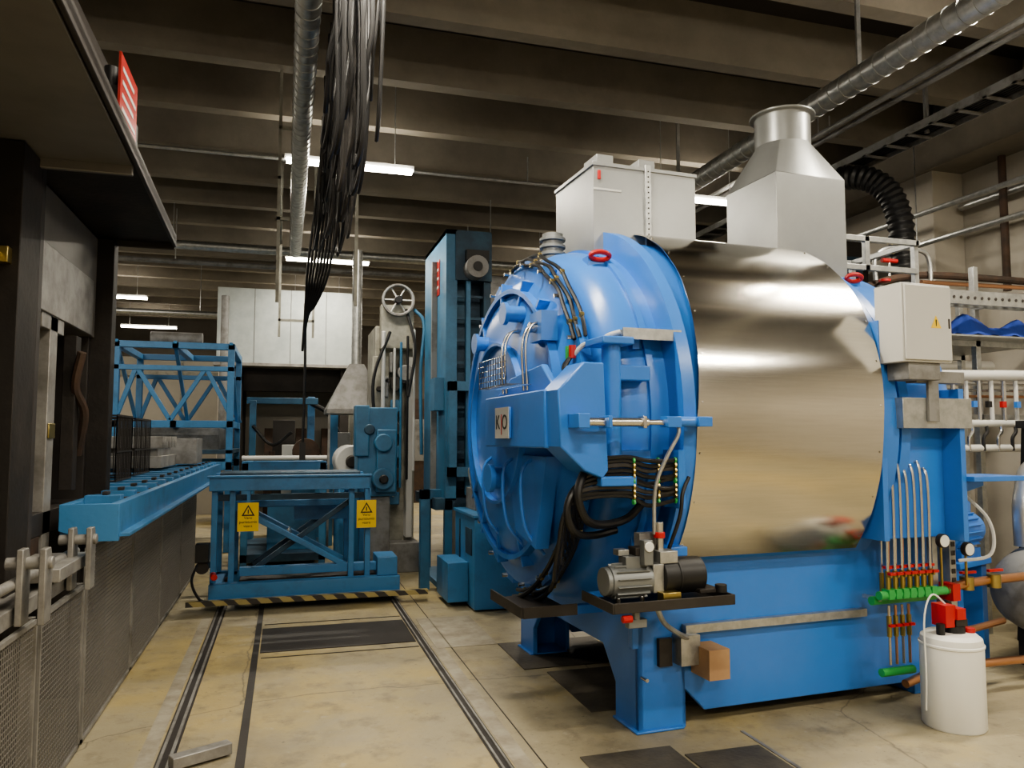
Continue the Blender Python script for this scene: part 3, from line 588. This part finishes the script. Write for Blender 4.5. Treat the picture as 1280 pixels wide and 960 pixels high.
c.box(-.6,.5,12.85,12.93,2.15,2.25,OBLUE); c.tube([(.4,13.4,2.2),(.7,13.3,2.0),(.9,13.3,1.6)],.04,BLACK); c.tube([(-.5,12.8,1.8),(-.2,12.7,1.5),(.1,12.7,1.7)],.025,BLACK)
for i in range(5): c.cyl((-.5+.3*i,12.75,.8),(-.5+.3*i,12.75,1.3+.1*(i%3)),.05,(LGREY,RUST,BLK2)[i%3],n=12)
c.done()
c=B('steel_duct_housing',None,bevel=.01)
c.box(-1.25,1.32,15,17,3.0,4.4,HOUS)
for x in (-.6,.05,.7): c.box(x,x+.01,14.99,15,3.0,4.4,MGREY)
c.box(-1.3,1.37,14.95,17,2.94,3.0,LSTL)
c.box(-1.2,-.8,15.2,17,0,2.94,BLK2); c.box(1.0,1.3,15.2,17,0,2.94,BLK2); c.box(-.8,1.0,16.8,17,0,2.94,WALL)
c.box(-.8,1.0,15.4,15.6,2.5,2.94,BLK)
for x in (-.4,.2,.7): c.box(x,x+.2,16,16.3,0,1.8,RUST)
c.box(-.6,.9,15.6,15.9,.8,.95,OBLUE); c.cyl((-1.1,14.8,0),(-1.1,14.8,4.2),.07,MGREY)
c.done()
c=B('workbench_cluster',None,bevel=.01)
for i in range(12):
    x=-6+i*1.0; y=20+random.uniform(-1.5,2.5); h=random.uniform(1,2.6); c.box(x,x+.8,y,y+.6,0,h,random.choice((BLK2,MGREY,OBLUE,BEIGE,RUST)))
    c.box(x+.1,x+.5,y-.02,y,h*.4,h*.8,MGREY)
for i in range(6):
    x=2.6+i*.7; y=11.5+random.uniform(0,2.); h=random.uniform(1.6,3.2); c.box(x,x+.6,y,y+.6,0,h,random.choice((BLK2,MGREY,DBLUE,BLK)))
c.done()
c=B('partition_wall_panel'); c.box(-6.5,-1.4,17.5,17.6,0,3.3,WALL)
for i in range(6): c.box(-6.4+i*.85,-6.36+i*.85,17.46,17.5,0,3.3,BEIGE)
c.box(-6.5,-1.4,17.45,17.5,2.9,3.0,BEIGE); c.box(-3.4,-2.2,17.44,17.5,.2,1.9,BLK2); c.done()
# ------------------------------------------------------------ blue gantry
c=B('blue_truss_gantry',None,bevel=.006)
gx0,gx1,gy0,gy1,gz=-2.3,-.72,11.6,13.4,2.95
for x in (gx0,gx1-.09):
    for y in (gy0,gy1): c.box(x,x+.09,y,y+.09,0,gz,TBLUE)
for y in (gy0,gy1):
    c.box(gx0,gx1,y,y+.09,gz-.09,gz,TBLUE); c.box(gx0,gx1,y,y+.09,1.75,1.85,TBLUE); c.box(gx0,gx1,y,y+.09,1.15,1.27,TBLUE); c.box(gx0,gx1,y,y+.07,2.55,2.62,TBLUE)
    for (a,z0,b_,z1) in ((gx0+.3,2.6,gx0+.75,1.85),(gx0+1.2,2.6,gx0+.75,1.85),(gx0+.3,2.6,gx0+.05,1.85),(gx0+1.2,2.6,gx1,1.85)): c.bar((a,y+.04,z0),(b_,y+.04,z1),.06,.06,TBLUE,up=(0,1,0))
for x in (gx0,gx1-.09,-1.55):
    c.box(x,x+.09,gy0,gy1,gz-.09,gz,TBLUE); c.box(x,x+.09,gy0,gy1,1.75,1.85,TBLUE)
    c.bar((x+.04,gy0,gz),(x+.04,gy1,1.8),.05,.05,TBLUE)
c.box(gx0,gx1,gy0,gy1,1.38,1.44,DBLUE); c.box(gx0+.2,gx1-.2,gy0+.3,gy1,1.44,1.75,MGREY)
c.cyl((gx0+.4,gy0+.5,gz+.1),(gx0+1.1,gy0+.5,gz+.1),.1,MGREY); c.done()
# ------------------------------------------------------------ roller conveyor
c=B('roller_conveyor',None,bevel=.003)
c.box(-.90,-.85,4.63,11.4,1.07,1.25,TBLUE); c.box(-.90,-.80,4.63,11.4,1.07,1.09,TBLUE); c.box(-1.95,-1.90,5.7,11.4,1.07,1.25,TBLUE)
c.prism([(-1.14,1.25),(-.85,1.25),(-.85,1.05),(-.98,1.05),(-1.14,1.11)],'y',4.60,4.63,TBLUE); c.box(-1.14,-1.09,4.63,5.4,1.08,1.25,TBLUE)
y=4.9
while y<11.3:
    x_=-1.90 if y>5.7 else -1.09
    c.box(x_,-.90,y,y+.09,1.20,1.275,TBLUE); c.cyl((x_,y+.24,1.225),(-.90,y+.24,1.225),.025,BLK2,n=10); c.box(-1.00,-.97,y+.01,y+.08,1.276,1.295,BLK2); c.box(-1.6,-1.57,y+.01,y+.08,1.276,1.295,BLK2) if y>5.7 else None; y+=.42
for y in (5.9,7.4,8.9,10.4,11.3):
    for x in (-1.93,-1.22): c.box(x,x+.06,y,y+.06,0,1.1,TBLUE)
c.done()
c=B('wire_mesh_guard')
X=-1.0
def mesh_panel(c,y0,y1,z0,z1,x):
    y=y0
    while y<y1: c.box(x-.0018,x+.0018,y-.0018,y+.0018,z0,z1,MESH); y+=.024
    z=z0
    while z<z1: c.box(x-.0018,x+.0018,y0,y1,z-.0018,z+.0018,MESH); z+=.024
    for (a,b_) in ((y0,y0+.02),(y1-.02,y1)): c.box(x-.01,x+.01,a,b_,z0,z1,LSTL)
    c.box(x-.01,x+.01,y0,y1,z1-.02,z1,LSTL); c.box(x-.01,x+.01,y0,y1,z0,z0+.02,LSTL)
for (a,b_,z) in ((1.6,2.75,.84),(2.8,3.75,.84),(3.8,4.55,.84),(4.6,5.9,1.04),(5.93,7.2,1.04),(7.23,8.5,1.04),(8.53,9.8,1.04)): mesh_panel(c,a,b_,.01,z,X)
for y in (2.77,3.77,4.57,5.91,7.21,8.51,9.8): c.box(X-.05,X-.01,y-.02,y+.02,0,1.04 if y>4.6 else .84,LSTL)
c.done()
c=B('wire_cage',None)
for (x0_,x1_,y0_,y1_) in ((-1.75,-1.2,6.3,6.9),(-1.8,-1.25,7.3,8.1)):
    for k in range(15):
        x=x0_+(x1_-x0_)*k/14
        for y in (y0_,y1_): c.box(x-.003,x+.003,y-.003,y+.003,1.28,1.78,BLK2)
        y=y0_+(y1_-y0_)*k/14
        for x in (x0_,x1_): c.box(x-.003,x+.003,y-.003,y+.003,1.28,1.78,BLK2)
    for z in (1.285,1.5,1.77):
        for y in (y0_,y1_): c.box(x0_,x1_,y-.005,y+.005,z-.006,z+.006,BLK2)
        for x in (x0_,x1_): c.box(x-.005,x+.005,y0_,y1_,z-.006,z+.006,BLK2)
c.done()
c=B('steel_basket_stack',None,bevel=.004)
c.box(-1.85,-1.2,8.5,9.6,1.30,1.42,LSTL); c.box(-1.8,-1.25,8.6,9.5,1.42,1.5,MGREY); c.box(-1.3,-1.0,9.8,10.4,1.30,1.6,MGREY)
for i in range(10): c.box(-1.86,-1.85+.66,8.5+i*.11,8.52+i*.11,1.5,1.62,LSTL)
c.done()
# ------------------------------------------------------------ sooty furnace with canopy at left
HF=empty('quench_furnace_canopy')
b=B('canopy',HF,bevel=.004)
def xe(y): return -.605-.024*y
b.prism([(-4,1.0),(xe(1.0),1.0),(xe(5.6),5.6),(-4,5.6)],'z',2.92,2.96,BLK)
b.prism([(xe(1)-.02,1.0),(xe(1),1.0),(xe(5.6),5.6),(xe(5.6)-.02,5.6)],'z',2.90,2.98,BLK2); b.box(-4,-.75,5.58,5.6,2.88,3.0,BLK2)
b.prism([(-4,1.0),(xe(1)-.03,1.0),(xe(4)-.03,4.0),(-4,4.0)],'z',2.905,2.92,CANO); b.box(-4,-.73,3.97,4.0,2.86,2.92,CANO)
b.box(-4,-.95,1.2,5.3,2.96,3.6,BLK2)
b.done()
b=B('body',HF,bevel=.004)
b.box(-4,-1.22,5.45,5.62,0,2.9,BLK2); b.box(-1.24,-1.10,5.50,5.62,.0,2.9,BLK); b.box(-4,-1.2,4.15,5.5,2.25,2.9,CANO)
b.box(-1.205,-1.190,4.25,5.4,2.25,2.60,LSTL)
b.box(-1.32,-1.12,3.75,4.02,.0,2.9,BLK); b.box(-1.45,-1.32,3.4,4.1,.9,2.9,RUST); b.box(-1.16,-1.12,4.02,4.08,.9,2.9,BLK2)
b.box(-4,-1.3,2.0,3.75,.9,2.9,BLK2); b.box(-4,-2.2,3.7,5.5,0,2.9,BLK)
b.box(-1.30,-1.20,4.55,4.68,.9,2.3,LSTL); b.box(-1.33,-1.2,4.4,4.8,2.17,2.25,LSTL); b.box(-1.2,-1.19,4.56,4.67,1.6,1.68,BRASS)
b.box(-2.2,-1.2,3.9,5.5,1.1,1.22,BLK2)
b.box(-1.3,-1.15,3.7,3.8,2.35,2.42,BRASS); b.cyl((-1.2,3.62,2.38),(-1.2,3.75,2.38),.025,BRASS)
b.tube([(-1.2,5.2,1.5),(-1.15,5.1,1.75),(-1.18,5.0,1.9),(-1.14,4.95,2.1)],.025,RUST); b.box(-1.25,-1.18,5.0,5.1,1.3,2.2,BLK)
b.done()
b=B('roller_table_end',HF,bevel=.004)
b.cyl((-1.03,1.5,1.02),(-1.03,4.5,1.02),.022,LSTL); b.box(-1.25,-1.02,1.5,4.5,.86,.93,LSTL); b.box(-1.25,-1.2,1.5,4.5,.93,1.1,RUST)
for y in (3.55,4.3):
    b.prism([(y-.05,.86),(y+.05,.86),(y+.05,1.10),(y+.02,1.16),(y-.05,1.16)],'x',-1.01,-.985,LSTL); b.prism([(y-.05,.86),(y+.05,.86),(y+.05,1.10),(y+.02,1.16),(y-.05,1.16)],'x',-.93,-.905,LSTL)
    b.cyl((-1.06,y,1.10),(-.89,y,1.10),.025,LSTL)
b.box(-1.2,-.95,3.9,4.45,.96,1.02,LSTL); b.box(-4,-1.25,1.5,3.7,.8,.9,BLK2)
b.done()
b=B('sign',HF); b.box(-.735,-.725,3.62,4.0,3.0,3.30,REDSIGN)
for i in range(4): b.box(-.725,-.723,3.66,3.96-.05*(i%2),3.05+i*.06,3.07+i*.06,LGREY)
b.box(-.95,-.74,3.75,3.95,2.96,3.2,BLACK); b.cyl((-.8,3.8,3.0),(-.8,3.8,3.3),.03,BLACK); b.done()
# ------------------------------------------------------------ transfer trolley
TT=empty('scissor_transfer_trolley')
b=B('frame',TT,bevel=.005)
b.box(-.68,.82,7.8,7.88,1.10,1.24,TBLUE); b.box(-.70,.84,7.78,7.90,1.225,1.245,TBLUE); b.box(-.68,.82,8.5,8.58,1.1,1.24,TBLUE)
for x in (-.68,.74,-.2,.3): b.box(x,x+.08,7.88,8.5,1.12,1.22,TBLUE)
for i in range(3): b.cyl((-.6,8.0+i*.2,1.25),(.74,8.0+i*.2,1.25),.02,DBLUE,n=10)
for x in (-.66,-.50,.62,.78):
    for y in (7.86,8.5): b.box(x,x+.055,y,y+.055,.2,1.1,TBLUE)
b.box(-.64,.82,7.9,7.94,1.0,1.06,DBLUE)
b.box(-.5,.68,8.3,8.35,.90,.97,TBLUE); b.box(.1,.7,8.4,8.45,.75,.95,TBLUE)
b.box(-.66,1.12,7.75,7.87,.10,.24,TBLUE); b.box(-.66,1.12,8.5,8.58,.10,.24,TBLUE); b.box(-.66,1.12,7.72,7.80,.06,.11,TBLUE)
for x in (-.66,-.1,.5,1.0): b.box(x,x+.1,7.85,8.5,.12,.22,TBLUE)
b.box(-.4,1.0,7.95,8.45,.2,.24,BLK2); b.box(-.4,1.08,7.9,8.0,.28,.36,TBLUE)
for y in (7.95,8.4):
    b.bar((-.44,y,.93),(.60,y,.34),.05,.10,TBLUE,up=(0,1,0)); b.bar((-.3,y+.1,.3),(.66,y+.1,.98),.05,.06,DBLUE,up=(0,1,0))
b.cyl((.05,7.95,.65),(.05,8.5,.65),.03,STL)
for x in (-.54,1.06):
    for y in (8.0,8.4): b.cyl((x-.03,y,.105),(x+.03,y,.105),.092,RUST)
b.cyl((-.72,7.75,.40),(-.72,7.95,.40),.06,BLK2); b.box(-.78,-.66,7.72,7.85,.45,.62,BLACK); b.tube([(-.72,7.8,.5),(-.8,7.7,.3),(-.72,7.68,.12),(-.6,7.7,.1)],.012,BLACK); b.cyl((-.62,7.74,.33),(-.6,7.6,.33),.03,RED)
b.box(.9,1.1,7.8,8.2,.24,.42,TBLUE)
b.done()
b=B('hazard_bumper',TT); b.box(-.84,1.38,7.62,7.68,.07,.115,HAZ); b.box(-.84,1.38,7.68,7.72,.06,.09,LSTL); b.done()
for i,(xa) in enumerate((-.42,.69)):
    b=B('warning_sign_%d'%(i+1),TT); y=7.775; b.box(xa,xa+.19,y,y+.004,.72,.99,YEL)
    b.raw([(xa+.035,y-.001,.865),(xa+.155,y-.001,.865),(xa+.095,y-.001,.97)],[(0,1,2)],BLACK); b.raw([(xa+.055,y-.002,.877),(xa+.135,y-.002,.877),(xa+.095,y-.002,.948)],[(0,1,2)],YEL); b.box(xa+.09,xa+.1,y-.003,y-.002,.885,.925,BLACK)
    b.box(xa+.08,xa+.11,y+.004,y+.12,.95,1.1,TBLUE)
    b.done(); text('sign_text_%d'%(i+1),TT,'Varo\npuristumis\nvaara',(xa+.095,y-.002,.808),(R(90),0,0),.038,BLACK)
c=B('transfer_carriage',None,bevel=.005)
c.box(-.5,.5,9.9,10.0,1.2,1.32,TBLUE); c.box(-.5,.5,11.4,11.5,1.2,1.32,OBLUE); c.cyl((-.5,9.85,1.36),(.5,9.85,1.36),.03,LGREY)
for x in (-.5,.42):
    c.box(x,x+.08,9.9,11.5,1.2,1.3,OBLUE)
    for y in (9.9,11.4): c.box(x,x+.08,y,y+.08,.0,1.2,OBLUE)
c.box(-.5,.5,9.9,11.5,.1,.2,DBLUE); c.box(-.2,.4,10.2,11.0,.2,.8,OBLUE); c.done()
# ------------------------------------------------------------ camera / world
cam=bpy.data.cameras.new('camera'); cam.sensor_width=36; cam.lens=36*960/1280; cam.clip_start=.02
co=bpy.data.objects.new('camera',cam); co.location=(0,0,1.6); co.rotation_euler=(R(90+4.05),0,R(-16.4)); sc.collection.objects.link(co); sc.camera=co
w=bpy.data.worlds.new('world'); sc.world=w; w.use_nodes=True; w.node_tree.nodes['Background'].inputs[0].default_value=(.9,.8,.65,1); w.node_tree.nodes['Background'].inputs[1].default_value=.05
sc.view_settings.view_transform='AgX'; sc.view_settings.look='AgX - Medium High Contrast'; sc.view_settings.exposure=.5
